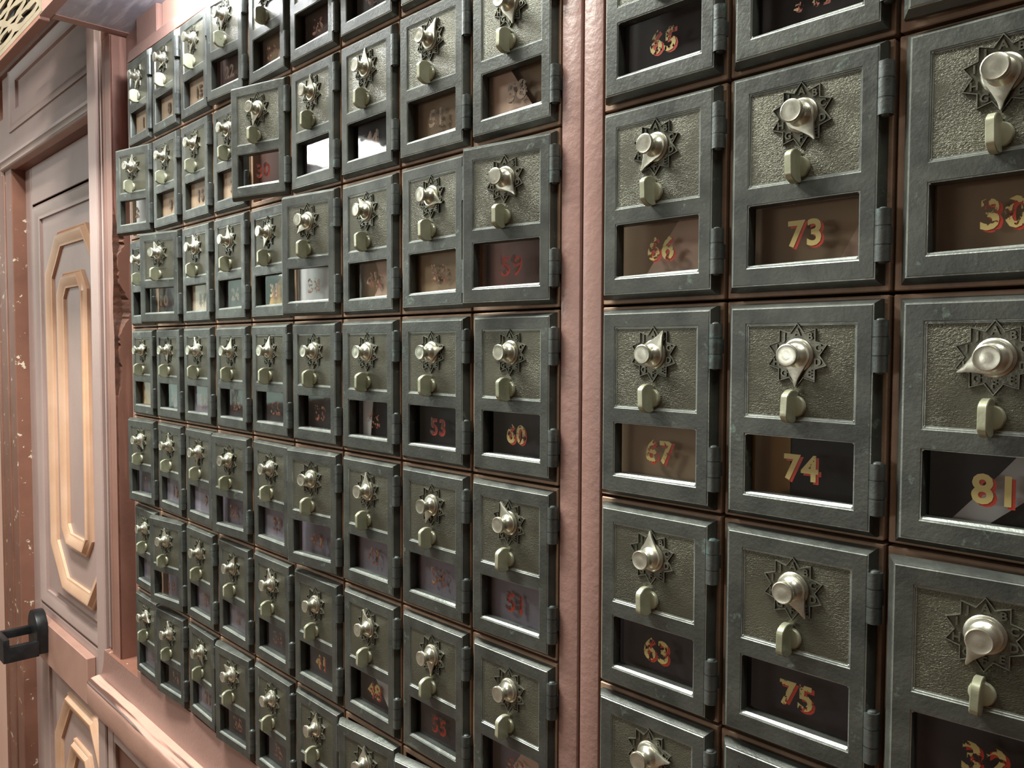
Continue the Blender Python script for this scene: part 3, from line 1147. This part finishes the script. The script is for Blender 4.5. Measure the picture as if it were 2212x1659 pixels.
tmould([(-11.45, 7.0), (-1.9, 7.0), (-1.9, 5.3), (-11.45, 5.3)],
       [(0.0, 0.10), (0.0, 0.14), (0.08, 0.15), (0.16, 0.12), (0.30, 0.07), (0.40, 0.06), (0.42, 0.0)], TY)
csolid('transom_panel', MAUVE, [(-11.45, -1.9, TY, 1.05, 5.7, 7.05)])
csolid('transom_post', MAUVE, [(-12.3, -11.7, 0.92, 1.6, 5.84, 7.3)], 0.01)
csolid('transom_gap', DARKM, [(-11.75, -11.4, 0.98, 1.6, 5.84, 7.3)])
csolid('transom_head', BROWN, [(-13.3, -1.8, 0.80, 1.6, 6.86, 7.10)], 0.01)
csolid('transom_head', BROWN, [(-13.3, -1.8, 0.78, 1.6, 7.14, 7.30)], 0.01)
csolid('transom_joint', DARKM, [(-13.3, -1.8, 0.92, 1.6, 7.09, 7.15)])
solid('wall_panel', PINKL, [(-60, -13.2, 0.95, 1.6, -15.3, 13)], 0, wb)

# black latch standing off the left end of the cross bar
lt = empty('door_latch', P(-9.9, 0.9, -7.9), 'black iron latch with square loop at left end of the pink bar', 'latch')
bm = bmesh.new()
pts = []
cx, cz, R = -9.83, -7.42, 0.46
for i in range(15):
    a = math.radians(195 - 210 * i / 14)
    pts.append((cx + R * math.cos(a), cz + R * math.sin(a)))
pts += [(cx + 0.42, -8.0), (cx - 0.40, -8.0)]
prism(bm, pts, 0.78, 1.03)
bmesh.ops.recalc_face_normals(bm, faces=bm.faces)
bev(bm, 0.02, 2, 40)
add('latch_plate', finish(bm, 'latch_plate', BLACK), lt, P(0, 0, 0) - lt.location)
solid('loop', BLACK, [(-10.20, -10.02, 0.12, 0.80, -7.62, -7.42), (-9.46, -9.28, 0.12, 0.80, -8.0, -7.62),
                      (-10.20, -9.28, 0.02, 0.16, -8.0, -7.42)], 0.025, lt, 2)

# ------------------------------------------------------------------ the rest of the room (behind the camera)
solid('floor', FLOORM, [(-60, 46, -50, 1.8, -15.6, -15.3)], kind='structure')
solid('ceiling', CEILM, [(-60, 46, -50, 1.8, 13, 13.3)], kind='structure')
solid('wall_front', WALLM, [(-34, 46, -50.3, -50, -15.3, 13), (-60, -50, -50.3, -50, -15.3, 13), (-50, -34, -50.3, -50, -15.3, -1),
                            (-50, -34, -50.3, -50, 9, 13)], kind='structure')
w2 = empty('window_2', P(-50, -50, -1), None, None)
w2['kind'] = 'structure'
for x in (-50, -46.2, -43.6, -42.2, -39.6, -34.5):
    solid('window_frame', BROWN, [(x, x + 0.6, -50.1, -49.8, -1, 9)], 0, w2)
for z in (-1, 3.4, 8.5):
    solid('window_frame', BROWN, [(-50, -34, -50.08, -49.82, z, z + 0.6)], 0, w2)
solid('wall_right', BROWN, [(46, 46.3, -50, 1.8, -15.3, 13)], kind='structure')
# left wall with a tall window
solid('wall_left', WALLM, [(-60.3, -60, -18, 1.8, -15.3, 13), (-60.3, -60, -50, -42, -15.3, 13), (-60.3, -60, -42, -18, -15.3, -6),
                           (-60.3, -60, -42, -18, 8, 13)], kind='structure')
wn = empty('window_1', P(-60, -42, -6), None, None)
wn['kind'] = 'structure'
for y in (-42, -34.2, -26.2, -18.5):
    solid('window_frame', PINKL, [(-60.1, -59.8, y, y + 0.5, -6, 8)], 0, wn)
for z in (-6, 0.8, 7.5):
    solid('window_frame', PINKL, [(-60.08, -59.82, -42, -18, z, z + 0.5)], 0, wn)
